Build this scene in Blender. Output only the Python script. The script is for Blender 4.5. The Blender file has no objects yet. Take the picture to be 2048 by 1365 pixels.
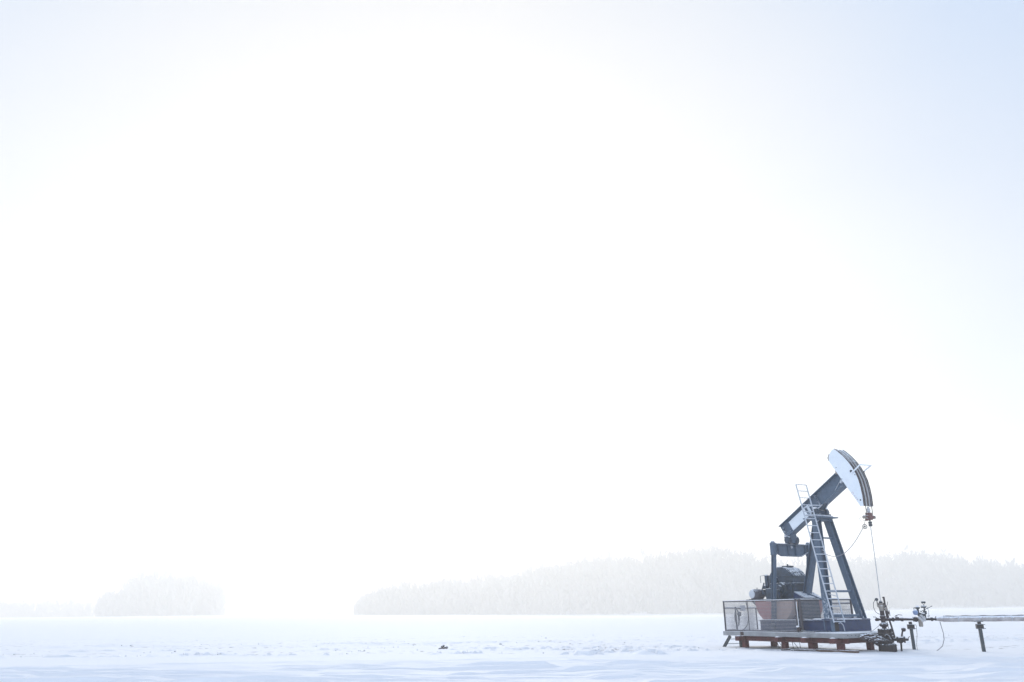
import bpy, math, random
import numpy as np
from mathutils import Vector, Matrix, Quaternion
random.seed(7); rng = np.random.default_rng(11)
S = bpy.context.scene
COL = S.collection

# ---------------------------------------------------------------- camera
CAM_H = 1.6
HAZE = 0.00130
F_PX, ROLL = 1660.0, 0.010
P = math.atan(541.5 / F_PX)
cR, cU, cF = Vector((1, 0, 0)), Vector((0, -math.sin(P), math.cos(P))), Vector((0, math.cos(P), math.sin(P)))
R_ = cR * math.cos(ROLL) - cU * math.sin(ROLL)
U_ = cU * math.cos(ROLL) + cR * math.sin(ROLL)
cam = bpy.data.cameras.new('camera'); camo = bpy.data.objects.new('camera', cam); COL.objects.link(camo)
cam.sensor_width = 36; cam.lens = 36 * F_PX / 2048; cam.clip_start = 0.1; cam.clip_end = 6000
M = Matrix.Identity(4)
for i in range(3):
    M[i][0] = R_[i]; M[i][1] = U_[i]; M[i][2] = -cF[i]
M[0][3], M[1][3], M[2][3] = 0, 0, CAM_H
camo.matrix_world = M
S.camera = camo

# ---------------------------------------------------------------- light
SUN_EL, SUN_AZ = math.radians(21), math.radians(-6)       # azimuth from +Y, clockwise positive
sdir = Vector((math.sin(SUN_AZ) * math.cos(SUN_EL), math.cos(SUN_AZ) * math.cos(SUN_EL), math.sin(SUN_EL)))
sun = bpy.data.lights.new('sun', 'SUN'); so = bpy.data.objects.new('sun', sun); COL.objects.link(so)
sun.energy = 2.1; sun.angle = math.radians(6); sun.color = (1.0, 0.95, 0.87)
so.rotation_euler = sdir.to_track_quat('Z', 'Y').to_euler()
W_ = bpy.data.worlds.new('World'); S.world = W_; W_.use_nodes = True
nt = W_.node_tree; nt.nodes.clear()
def N(nt, t, **k):
    n = nt.nodes.new(t)
    for a, b in k.items(): setattr(n, a, b)
    return n
wo = N(nt, 'ShaderNodeOutputWorld')
sky = N(nt, 'ShaderNodeTexSky', sky_type='NISHITA', sun_disc=False, sun_elevation=SUN_EL, sun_rotation=SUN_AZ, dust_density=0.2, air_density=1.0, ozone_density=1.0)
bg1 = N(nt, 'ShaderNodeBackground'); bg1.inputs['Strength'].default_value = 0.05
nt.links.new(sky.outputs[0], bg1.inputs['Color'])
# thin lit fog overhead: white near the horizon and round the sun, opening to blue away from it; back sky boosted as added fill
geo = N(nt, 'ShaderNodeTexCoord')
vd = N(nt, 'ShaderNodeVectorMath', operation='DOT_PRODUCT'); vd.inputs[1].default_value = sdir
nrm = N(nt, 'ShaderNodeVectorMath', operation='NORMALIZE')
nt.links.new(geo.outputs['Generated'], nrm.inputs[0]); nt.links.new(nrm.outputs[0], vd.inputs[0])
def math_n(op, a, b=None, clamp=False):
    m = N(nt, 'ShaderNodeMath', operation=op); m.use_clamp = clamp
    for i, x in enumerate((a, b)):
        if x is None: continue
        if isinstance(x, (int, float)): m.inputs[i].default_value = x
        else: nt.links.new(x, m.inputs[i])
    return m.outputs[0]
sep = N(nt, 'ShaderNodeSeparateXYZ'); nt.links.new(nrm.outputs[0], sep.inputs[0])
noi = N(nt, 'ShaderNodeTexNoise'); noi.inputs['Scale'].default_value = 1.6; noi.inputs['Detail'].default_value = 3; noi.inputs['Roughness'].default_value = .45
mp = N(nt, 'ShaderNodeMapping'); mp.inputs['Scale'].default_value = (1, 1, 2.5); mp.inputs['Rotation'].default_value = (0, .5, .3)
nt.links.new(nrm.outputs[0], mp.inputs[0]); nt.links.new(mp.outputs[0], noi.inputs['Vector'])
mr = N(nt, 'ShaderNodeMapRange'); mr.interpolation_type = 'SMOOTHSTEP'
GLOW_LO, GLOW_HI = 0.73, 1.0
mr.inputs['From Min'].default_value = GLOW_LO; mr.inputs['From Max'].default_value = GLOW_HI
wig = math_n('ADD', vd.outputs['Value'], math_n('MULTIPLY', math_n('SUBTRACT', noi.outputs[0], 0.5), 0.10))
nt.links.new(wig, mr.inputs['Value'])
hz = N(nt, 'ShaderNodeMapRange'); hz.interpolation_type = 'SMOOTHSTEP'
hz.inputs['From Min'].default_value = 0.75; hz.inputs['From Max'].default_value = -0.05
nt.links.new(sep.outputs[2], hz.inputs['Value'])
mixc = N(nt, 'ShaderNodeMix', data_type='RGBA'); nt.links.new(mr.outputs[0], mixc.inputs['Factor'])
mixh = N(nt, 'ShaderNodeMix', data_type='RGBA'); nt.links.new(hz.outputs[0], mixh.inputs['Factor'])
mixh.inputs[6].default_value = (0.59, 0.72, 0.92, 1)        # high, away from the sun
mixh.inputs[7].default_value = (1.00, 0.98, 0.97, 1)        # low fog
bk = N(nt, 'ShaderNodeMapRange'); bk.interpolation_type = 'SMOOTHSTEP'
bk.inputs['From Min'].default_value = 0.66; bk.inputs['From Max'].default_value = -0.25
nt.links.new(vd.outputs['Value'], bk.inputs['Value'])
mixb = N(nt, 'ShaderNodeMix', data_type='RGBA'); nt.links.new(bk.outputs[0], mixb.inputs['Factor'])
mixb.inputs[6].default_value = (0.83, 0.76, 0.68, 1); mixb.inputs[7].default_value = (1.60, 1.83, 2.26, 1)  # second colour: unseen sky behind the camera, overbright as added fill on horsehead and snow
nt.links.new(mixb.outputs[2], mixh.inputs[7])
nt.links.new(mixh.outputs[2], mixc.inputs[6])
mixc.inputs[7].default_value = (1.02, 0.95, 0.84, 1)
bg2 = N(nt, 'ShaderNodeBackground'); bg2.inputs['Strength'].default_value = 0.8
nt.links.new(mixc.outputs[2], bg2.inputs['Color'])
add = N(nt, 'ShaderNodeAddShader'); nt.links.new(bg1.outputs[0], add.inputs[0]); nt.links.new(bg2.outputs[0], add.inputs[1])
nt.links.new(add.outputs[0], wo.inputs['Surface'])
S.view_settings.view_transform = 'Standard'; S.view_settings.look = 'None'
S.view_settings.exposure = -0.02; S.view_settings.gamma = 1
S.cycles.max_bounces = 8; S.cycles.volume_bounces = 2; S.cycles.diffuse_bounces = 3
S.cycles.use_denoising = True; S.cycles.volume_step_rate = 1.0
try: W_.cycles.sampling_method = 'AUTOMATIC'
except Exception: pass

# ---------------------------------------------------------------- materials
def mat(name, col, rough=.6, metal=0, frost=0.0, wear=None, scale=6, var=.25, spec=.4, low=0):
    m = bpy.data.materials.new(name); m.use_nodes = True; t = m.node_tree
    b = t.nodes['Principled BSDF']; b.inputs['Roughness'].default_value = rough; b.inputs['Metallic'].default_value = metal
    b.inputs['Specular IOR Level'].default_value = spec
    tc = N(t, 'ShaderNodeTexCoord')
    n1 = N(t, 'ShaderNodeTexNoise'); n1.inputs['Scale'].default_value = scale; n1.inputs['Detail'].default_value = 6; n1.inputs['Roughness'].default_value = .65
    t.links.new(tc.outputs['Object'], n1.inputs['Vector'])
    r = N(t, 'ShaderNodeMapRange'); r.inputs['From Min'].default_value = .35; r.inputs['From Max'].default_value = .68
    t.links.new(n1.outputs[0], r.inputs['Value'])
    mx = N(t, 'ShaderNodeMix', data_type='RGBA'); t.links.new(r.outputs[0], mx.inputs['Factor'])
    w = wear or tuple(c * (1 - var) for c in col)
    mx.inputs[6].default_value = (*col, 1); mx.inputs[7].default_value = (*w, 1)
    out = mx.outputs[2]
    if frost > 0:
        g = N(t, 'ShaderNodeNewGeometry'); sp = N(t, 'ShaderNodeSeparateXYZ'); t.links.new(g.outputs['Normal'], sp.inputs[0])
        n2 = N(t, 'ShaderNodeTexNoise'); n2.inputs['Scale'].default_value = 9; n2.inputs['Detail'].default_value = 8; n2.inputs['Roughness'].default_value = .75
        t.links.new(tc.outputs['Object'], n2.inputs['Vector'])
        a = N(t, 'ShaderNodeMath', operation='MULTIPLY_ADD'); a.inputs[1].default_value = .55; t.links.new(sp.outputs[2], a.inputs[0]); t.links.new(n2.outputs[0], a.inputs[2])
        if low:
            so_ = N(t, 'ShaderNodeSeparateXYZ'); t.links.new(tc.outputs['Object'], so_.inputs[0])
            rl = N(t, 'ShaderNodeMapRange'); rl.inputs['From Max'].default_value = 2.4; rl.inputs['To Min'].default_value = low; rl.inputs['To Max'].default_value = 0
            t.links.new(so_.outputs[2], rl.inputs['Value'])
            ad = N(t, 'ShaderNodeMath', operation='ADD'); t.links.new(a.outputs[0], ad.inputs[0]); t.links.new(rl.outputs[0], ad.inputs[1]); a = ad
        r2 = N(t, 'ShaderNodeMapRange'); lo = .98 - .42 * frost
        r2.inputs['From Min'].default_value = lo; r2.inputs['From Max'].default_value = lo + .16
        t.links.new(a.outputs[0], r2.inputs['Value'])
        m2 = N(t, 'ShaderNodeMix', data_type='RGBA'); t.links.new(r2.outputs[0], m2.inputs['Factor'])
        t.links.new(out, m2.inputs[6]); m2.inputs[7].default_value = (.82, .85, .9, 1); out = m2.outputs[2]
    t.links.new(out, b.inputs['Base Color'])
    bp = N(t, 'ShaderNodeBump'); bp.inputs['Strength'].default_value = .15; bp.inputs['Distance'].default_value = .01
    t.links.new(n1.outputs[0], bp.inputs['Height']); t.links.new(bp.outputs[0], b.inputs['Normal'])
    return m
BLUE = mat('blue_grey_paint', (.078, .125, .188), .5, frost=.55, wear=(.055, .09, .14))
LEGB = mat('leg_paint', (.078, .125, .188), .5, frost=.55, wear=(.055, .09, .14), low=.26)
DBLUE = mat('navy_paint', (.014, .036, .11), .5, frost=.4, wear=(.012, .026, .07))
TEAL = mat('dark_teal_paint', (.042, .07, .118), .55, frost=.42, wear=(.022, .036, .045))
WHITE = mat('white_paint', (.80, .85, .90), .45, frost=.3, var=.06)
FACE = mat('worn_grey_face', (.34, .31, .31), .7, frost=.5, wear=(.22, .18, .17), scale=14)
RUST = mat('brown_rust_steel', (.07, .045, .045), .8, frost=.3, wear=(.04, .028, .03))
REDP = mat('red_oxide_paint', (.13, .034, .034), .7, frost=.35, wear=(.065, .022, .024))
CWRED = mat('faded_red_paint', (.50, .22, .20), .6, frost=.5, wear=(.44, .18, .17))
CWTAN = mat('faded_tan_paint', (.58, .42, .35), .65, frost=.55, wear=(.50, .34, .28))
FASCIA = mat('weathered_grey_steel', (.34, .35, .36), .7, frost=.3, wear=(.25, .25, .26), scale=3)
GALV = mat('galvanised_steel', (.50, .54, .60), .5, .3, frost=.6, var=.2)
WIRE = mat('fence_wire', (.36, .36, .40), .6, .2, frost=.3)
POST = mat('dark_angle_steel', (.085, .08, .09), .7, frost=.45)
BLACK = mat('black_iron', (.018, .017, .02), .65, frost=.38, wear=(.035, .022, .02), scale=12)
BROWN = mat('oily_brown_iron', (.045, .028, .03), .6, frost=.4, wear=(.02, .015, .018), scale=12)
KHAKI = mat('dull_brass', (.30, .27, .24), .5, .3, frost=.5)
SILV = mat('bare_metal', (.5, .5, .52), .4, .5, frost=.4)
CAPW = mat('pale_end_cap', (.62, .65, .70), .6, var=.1)
MOTG = mat('motor_grey', (.16, .155, .18), .6, frost=.45)
CABW = mat('pale_cable', (.32, .33, .36), .6)
CABB = mat('black_cable', (.02, .02, .022), .6, frost=.2)
INSU = mat('weathered_pipe_wrap', (.50, .48, .48), .8, frost=.75, wear=(.27, .24, .24), scale=5)
WRAP = mat('frosty_brown_wrap', (.10, .08, .085), .9, frost=.75, wear=(.05, .04, .045), scale=16)
BALL = mat('pale_blue_paint', (.22, .30, .48), .45, frost=.6)
GREYST = mat('dark_grey_steel', (.06, .07, .08), .7, frost=.35)
WOOD = mat('weathered_plank', (.13, .08, .06), .9, frost=.5)
PINK = mat('pale_pink_paint', (.66, .52, .58), .5)
EARTH = mat('dark_earth', (.10, .08, .07), .95, frost=.45, scale=20)

def snow_mat(name, fine=True):
    m = bpy.data.materials.new(name); m.use_nodes = True; t = m.node_tree; b = t.nodes['Principled BSDF']
    b.inputs['Roughness'].default_value = .85; b.inputs['Specular IOR Level'].default_value = .15
    tc = N(t, 'ShaderNodeTexCoord')
    n1 = N(t, 'ShaderNodeTexNoise'); n1.inputs['Scale'].default_value = .35; n1.inputs['Detail'].default_value = 5
    t.links.new(tc.outputs['Object'], n1.inputs['Vector'])
    mx = N(t, 'ShaderNodeMix', data_type='RGBA'); t.links.new(n1.outputs[0], mx.inputs['Factor'])
    mx.inputs[6].default_value = (.83, .83, .86, 1); mx.inputs[7].default_value = (.88, .875, .885, 1)
    colr = mx.outputs[2]
    if name == 'field_snow':      # stubble and dirt specks poking through beyond the road
        def MR(v, a0, a1, b0=0, b1=1):
            q_ = N(t, 'ShaderNodeMapRange'); q_.interpolation_type = 'SMOOTHSTEP'
            for k_, w_ in zip(('From Min', 'From Max', 'To Min', 'To Max'), (a0, a1, b0, b1)): q_.inputs[k_].default_value = w_
            t.links.new(v, q_.inputs['Value']); return q_.outputs[0]
        def MU(a_, b_, op='MULTIPLY'):
            q_ = N(t, 'ShaderNodeMath', operation=op)
            for i_, w_ in enumerate((a_, b_)):
                if isinstance(w_, (int, float)): q_.inputs[i_].default_value = w_
                else: t.links.new(w_, q_.inputs[i_])
            return q_.outputs[0]
        def NZ(sc, stretch, det=3):
            m_ = N(t, 'ShaderNodeMapping'); m_.inputs['Scale'].default_value = stretch; t.links.new(tc.outputs['Object'], m_.inputs[0])
            q_ = N(t, 'ShaderNodeTexNoise'); q_.inputs['Scale'].default_value = sc; q_.inputs['Detail'].default_value = det; t.links.new(m_.outputs[0], q_.inputs['Vector']); return q_.outputs[0]
        sy = N(t, 'ShaderNodeSeparateXYZ'); t.links.new(tc.outputs['Object'], sy.inputs[0])
        band = MU(MR(sy.outputs[1], 35.6, 36.4), MR(sy.outputs[1], 75, 42))
        spk = MR(NZ(2.6, (1, .8, 1)), .57, .66); pat = MR(NZ(.16, (1, 2.2, 1), 2), .42, .60)
        fac = MU(MU(MU(spk, pat), band), .75)
        m3 = N(t, 'ShaderNodeMix', data_type='RGBA'); t.links.new(fac, m3.inputs['Factor']); t.links.new(colr, m3.inputs[6]); m3.inputs[7].default_value = (.26, .24, .23, 1); colr = m3.outputs[2]
    t.links.new(colr, b.inputs['Base Color'])
    n2 = N(t, 'ShaderNodeTexNoise'); n2.inputs['Scale'].default_value = 9 if fine else 4; n2.inputs['Detail'].default_value = 8; n2.inputs['Roughness'].default_value = .7
    mp2 = N(t, 'ShaderNodeMapping'); mp2.inputs['Scale'].default_value = (.45, 1, 1); t.links.new(tc.outputs['Object'], mp2.inputs[0]); t.links.new(mp2.outputs[0], n2.inputs['Vector'])
    bp = N(t, 'ShaderNodeBump'); bp.inputs['Strength'].default_value = .5; bp.inputs['Distance'].default_value = .03
    t.links.new(n2.outputs[0], bp.inputs['Height']); t.links.new(bp.outputs[0], b.inputs['Normal'])
    return m
SNOW = snow_mat('snow'); FIELD = snow_mat('field_snow')

# ---------------------------------------------------------------- helpers
W = Vector((14.664, 34.900, 0.0))
TH = math.radians(-60)                       # direction of the machine's long axis
def frame(theta, origin=W): return Matrix.Translation(origin) @ Matrix.Rotation(theta, 4, 'Z')
PF = frame(TH)                               # machine frame: x toward the well, y across, origin at the well
WF = frame(math.radians(-22.5))              # well frame: x to the right, y away

def tag(o, label=None, cat=None, group=None, kind=None):
    for k, v in (('label', label), ('category', cat), ('group', group), ('kind', kind)):
        if v: o[k] = v
    return o
def thing(name, label, cat, fr, base=(0, 0, 0), group=None, kind=None):
    e = bpy.data.objects.new(name, None); e.empty_display_size = .3; COL.objects.link(e)
    m = fr @ Matrix.Translation(Vector((base[0] * XS, base[1], base[2]))); e.matrix_world = m
    e['_b'] = 0; del e['_b']
    BASES[e.name] = Vector(base)
    return tag(e, label, cat, group, kind)
BASES = {}
def root_of(o):
    while o.parent: o = o.parent
    return o

XS = 1.0      # length factor along the flowline
class MB:
    def __init__(s): s.v = []; s.f = []; s.sm = []
    def _add(s, vs, fs, smooth=False):
        o = len(s.v); s.v += [tuple(v) for v in vs]; s.f += [tuple(i + o for i in f) for f in fs]; s.sm += [smooth] * len(fs); return s
    def box(s, c, size, rot=None):
        c = Vector(c); q = rot if rot is not None else Matrix.Identity(3)
        vs = [c + q @ Vector((x * size[0] / 2, y * size[1] / 2, z * size[2] / 2)) for x in (-1, 1) for y in (-1, 1) for z in (-1, 1)]
        return s._add(vs, [(0, 1, 3, 2), (4, 6, 7, 5), (0, 4, 5, 1), (2, 3, 7, 6), (0, 2, 6, 4), (1, 5, 7, 3)])
    def span(s, a, b): # box between corner points
        a, b = Vector(a), Vector(b); return s.box((a + b) / 2, [abs(x) for x in (b - a)])
    def _basis(s, a, b, up=(0, 0, 1)):
        d = (Vector(b) - Vector(a)); L = d.length; d.normalize(); u = Vector(up)
        if abs(d.dot(u)) > .98: u = Vector((1, 0, 0))
        x = d.cross(u).normalized(); y = x.cross(d).normalized(); return d, x, y, L
    def bar(s, a, b, w, h, up=(0, 0, 1)):
        d, x, y, L = s._basis(a, b, up); R = Matrix((x, d, y)).transposed()
        return s.box((Vector(a) + Vector(b)) / 2, (w, L, h), R)
    def ibeam(s, a, b, w, h, up=(0, 0, 1), tf=.025, tw=.02):
        d, x, y, L = s._basis(a, b, up); R = Matrix((x, d, y)).transposed(); c = (Vector(a) + Vector(b)) / 2
        s.box(c + y * (h / 2 - tf / 2), (w, L, tf), R); s.box(c - y * (h / 2 - tf / 2), (w, L, tf), R)
        return s.box(c, (tw, L, h - 2 * tf), R)
    def tube(s, pts, r, n=10, caps=True, r2=None):
        pts = [Vector(p) for p in pts]; rings = []; k = len(pts)
        d0 = (pts[1] - pts[0]).normalized(); u = Vector((0, 0, 1)) if abs(d0.z) < .9 else Vector((1, 0, 0))
        x = d0.cross(u).normalized(); vs = []
        for i, p in enumerate(pts):
            d = ((pts[min(i + 1, k - 1)] - pts[max(i - 1, 0)])).normalized()
            x = (x - d * x.dot(d)).normalized(); y = d.cross(x)
            rr = r if r2 is None else r + (r2 - r) * i / (k - 1)
            if isinstance(r, (list, tuple)): rr = r[i]
            vs += [p + (x * math.cos(2 * math.pi * j / n) + y * math.sin(2 * math.pi * j / n)) * rr for j in range(n)]
        fs = [(i * n + j, i * n + (j + 1) % n, (i + 1) * n + (j + 1) % n, (i + 1) * n + j) for i in range(k - 1) for j in range(n)]
        s._add(vs, fs, True)
        if caps:
            s._add(vs[:n], [tuple(range(n))[::-1]]); s._add(vs[-n:], [tuple(range(n))])
        return s
    def lathe(s, a, axis, prof, n=20):
        """prof: list of (distance along axis, radius); hard edges between segments"""
        a = Vector(a); d = Vector(axis).normalized(); u = Vector((0, 0, 1)) if abs(d.z) < .9 else Vector((1, 0, 0))
        x = d.cross(u).normalized(); y = d.cross(x)
        def ring(t, r): return [a + d * t + (x * math.cos(2 * math.pi * j / n) + y * math.sin(2 * math.pi * j / n)) * r for j in range(n)]
        for (t0, r0), (t1, r1) in zip(prof, prof[1:]):
            vs = ring(t0, r0) + ring(t1, r1)
            s._add(vs, [(j, (j + 1) % n, n + (j + 1) % n, n + j) for j in range(n)], True)
        if prof[0][1] > 1e-4: s._add(ring(*prof[0]), [tuple(range(n))[::-1]])
        if prof[-1][1] > 1e-4: s._add(ring(*prof[-1]), [tuple(range(n))])
        return s
    def ball(s, c, r, n=14, sq=(1, 1, 1), lump=0):
        c = Vector(c); m = n // 2; vs = []; 
        for i in range(m + 1):
            th = math.pi * i / m
            for j in range(n):
                ph = 2 * math.pi * j / n; k = 1 + random.uniform(-lump, lump)
                vs.append(c + Vector((math.sin(th) * math.cos(ph) * sq[0], math.sin(th) * math.sin(ph) * sq[1], math.cos(th) * sq[2])) * r * k)
        return s._add(vs, [(i * n + j, (i + 1) * n + j, (i + 1) * n + (j + 1) % n, i * n + (j + 1) % n) for i in range(m) for j in range(n)], True)
    def torus(s, c, axis, R, r, n=24, arc=1.0):
        d = Vector(axis).normalized(); u = Vector((0, 0, 1)) if abs(d.z) < .9 else Vector((1, 0, 0)); x = d.cross(u).normalized(); y = d.cross(x)
        return s.tube([Vector(c) + (x * math.cos(2 * math.pi * i / n * arc) + y * math.sin(2 * math.pi * i / n * arc)) * R for i in range(n + 1)], r, 8, arc < 1)
    def prism(s, poly, t0, t1, ax='y'):
        """poly of 2D points extruded along ax from t0 to t1"""
        if ax == 'y': f = lambda p, t: Vector((p[0], t, p[1]))
        elif ax == 'x': f = lambda p, t: Vector((t, p[0], p[1]))
        else: f = lambda p, t: Vector((p[0], p[1], t))
        n = len(poly); vs = [f(p, t0) for p in poly] + [f(p, t1) for p in poly]
        return s._add(vs, [tuple(range(n)), tuple(range(n, 2 * n))[::-1]] + [(i, i + n, (i + 1) % n + n, (i + 1) % n) for i in range(n)])
    def pieces(s):
        par = {}
        def fd(a):
            while par.setdefault(a, a) != a: par[a] = par[par[a]]; a = par[a]
            return a
        key = lambda i: tuple(round(c, 4) for c in s.v[i])
        for f in s.f:
            k0 = fd(key(f[0]))
            for i in f[1:]: par[fd(key(i))] = k0
        out = {}
        for f, sm in zip(s.f, s.sm): out.setdefault(fd(key(f[0])), []).append((f, sm))
        for fs in out.values():
            b = MB(); m = {}
            for f, sm in fs:
                for i in f:
                    if i not in m: m[i] = len(b.v); b.v.append(s.v[i])
                b.f.append(tuple(m[i] for i in f)); b.sm.append(sm)
            yield b
    def each(s, name, m, parent=None, **k):
        return [b.build(name, m, parent, **k) for b in s.pieces()]
    def build(s, name, m, parent=None, fr=None, bevel=0, label=None, fix=True):
        me = bpy.data.meshes.new(name)
        base = BASES[root_of(parent).name] if parent is not None else Vector((0, 0, 0))
        v = [(x * XS - base.x * XS, y - base.y, z - base.z) for x, y, z in s.v]
        me.from_pydata(v, [], s.f); me.polygons.foreach_set('use_smooth', s.sm); me.materials.append(m); me.update()
        if fix:
            import bmesh
            bm = bmesh.new(); bm.from_mesh(me); bmesh.ops.recalc_face_normals(bm, faces=bm.faces); bm.to_mesh(me); bm.free()
        o = bpy.data.objects.new(name, me); COL.objects.link(o)
        if parent is not None: o.parent = parent
        elif fr is not None: o.matrix_world = fr
        if bevel:
            b = o.modifiers.new('bevel', 'BEVEL'); b.width = bevel; b.segments = 1; b.limit_method = 'ANGLE'; b.angle_limit = .7
        if label: o['label'] = label
        return o

# ---------------------------------------------------------------- value noise for terrain
_T = rng.random((256, 256))
def vnoise(x, y, seed=0):
    x = np.asarray(x, float) + 37.7 * seed; y = np.asarray(y, float) + 91.3 * seed
    xi = np.floor(x).astype(int); yi = np.floor(y).astype(int); fx = x - xi; fy = y - yi
    fx = fx * fx * (3 - 2 * fx); fy = fy * fy * (3 - 2 * fy)
    a = _T[xi & 255, yi & 255]; b = _T[(xi + 1) & 255, yi & 255]; c = _T[xi & 255, (yi + 1) & 255]; d = _T[(xi + 1) & 255, (yi + 1) & 255]
    return (a * (1 - fx) + b * fx) * (1 - fy) + (c * (1 - fx) + d * fx) * fy
def fbm(x, y, o=4, seed=0):
    s = 0; a = .5; t = 0
    for i in range(o):
        s = s + a * vnoise(x, y, seed + i * 3); t += a; x = x * 2.03; y = y * 2.03; a *= .5
    return s / t
def sstep(a, b, x):
    t = np.clip((x - a) / (b - a), 0, 1); return t * t * (3 - 2 * t)

D1, D2, D3, D4 = 800, 880, 900, 1000          # distances of the far woods
def hpx(v, u, d): return (1224 - .01 * (u - 1024) - v) * d / 1836 + 1.6
def prof(rows, d): return [(u, hpx(v, u, d)) for u, v in rows]
P1 = prof([(712, 1206), (735, 1190), (770, 1182), (830, 1168), (900, 1152), (960, 1142), (1035, 1138), (1055, 1121), (1130, 1108), (1185, 1096), (1225, 1091), (1300, 1094), (1390, 1078), (1440, 1076), (1490, 1088), (1550, 1100), (1620, 1108), (1690, 1112)], D1 + 70)
P2 = prof([(1640, 1122), (1700, 1112), (1760, 1102), (1840, 1090), (1890, 1092), (1940, 1106), (2000, 1112), (2060, 1118), (2300, 1122)], D2 + 70)
P3 = prof([(192, 1208), (206, 1190), (242, 1186), (252, 1158), (275, 1148), (300, 1146), (325, 1150), (350, 1158), (378, 1153), (395, 1160), (412, 1168), (436, 1176), (443, 1205)], D3 + 30)
P4 = prof([(-60, 1200), (10, 1206), (40, 1196), (75, 1202), (100, 1184), (135, 1186), (150, 1206), (185, 1208)], D4 + 30)
P5 = prof([(440, 1222), (500, 1224), (540, 1221), (560, 1224), (620, 1222), (715, 1221)], D4 + 30)
TALL = 27
def hill(x, y):
    """rising ground under the two long woods"""
    u = 1029 + x / np.maximum(y, 20) * F_PX / .951; z = 0
    for P_, d in ((P1, D1), (P2, D2)):
        us = [p[0] for p in P_]; hs = [max(0, p[1] - TALL) for p in P_]
        h = np.interp(u, us, hs, left=0, right=0 if d == D1 else hs[-1]); k = np.clip((y - d) / 90, 0, 1)
        z = np.maximum(z, h * k ** .8 * (1 - sstep(d + 120, d + 350, y)))
    return z
def far_z(x, y):
    """gentle rise and fall of the far field"""
    u = x / np.maximum(y, 20)
    zt = np.interp(u, [-.75, -.32, -.18, .1, .3, .45, .62, .9], [.4, 1.0, .2, -2.5, -2.5, .2, 1.5, 1.7])
    k = sstep(70, 760, y)
    return zt * k + hill(x, y)
RUTS = []
for y0, k, dep, w in [(31.8, 0, .055, .30), (30.2, 1, .05, .35), (28.8, 0, .07, .30), (27.4, -1, .06, .35), (26.4, 1, .075, .3), (25.2, 0, .06, .4), (24.4, -1, .08, .32), (23.4, 1, .07, .4), (22.6, 0, .08, .35), (21.7, -1, .07, .35), (20.6, 0, .08, .4)]:
    RUTS.append((y0, rng.uniform(-.03, .03) + k * .04, rng.uniform(.004, .008), rng.uniform(0, 9), dep, w * 1.25))
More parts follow.
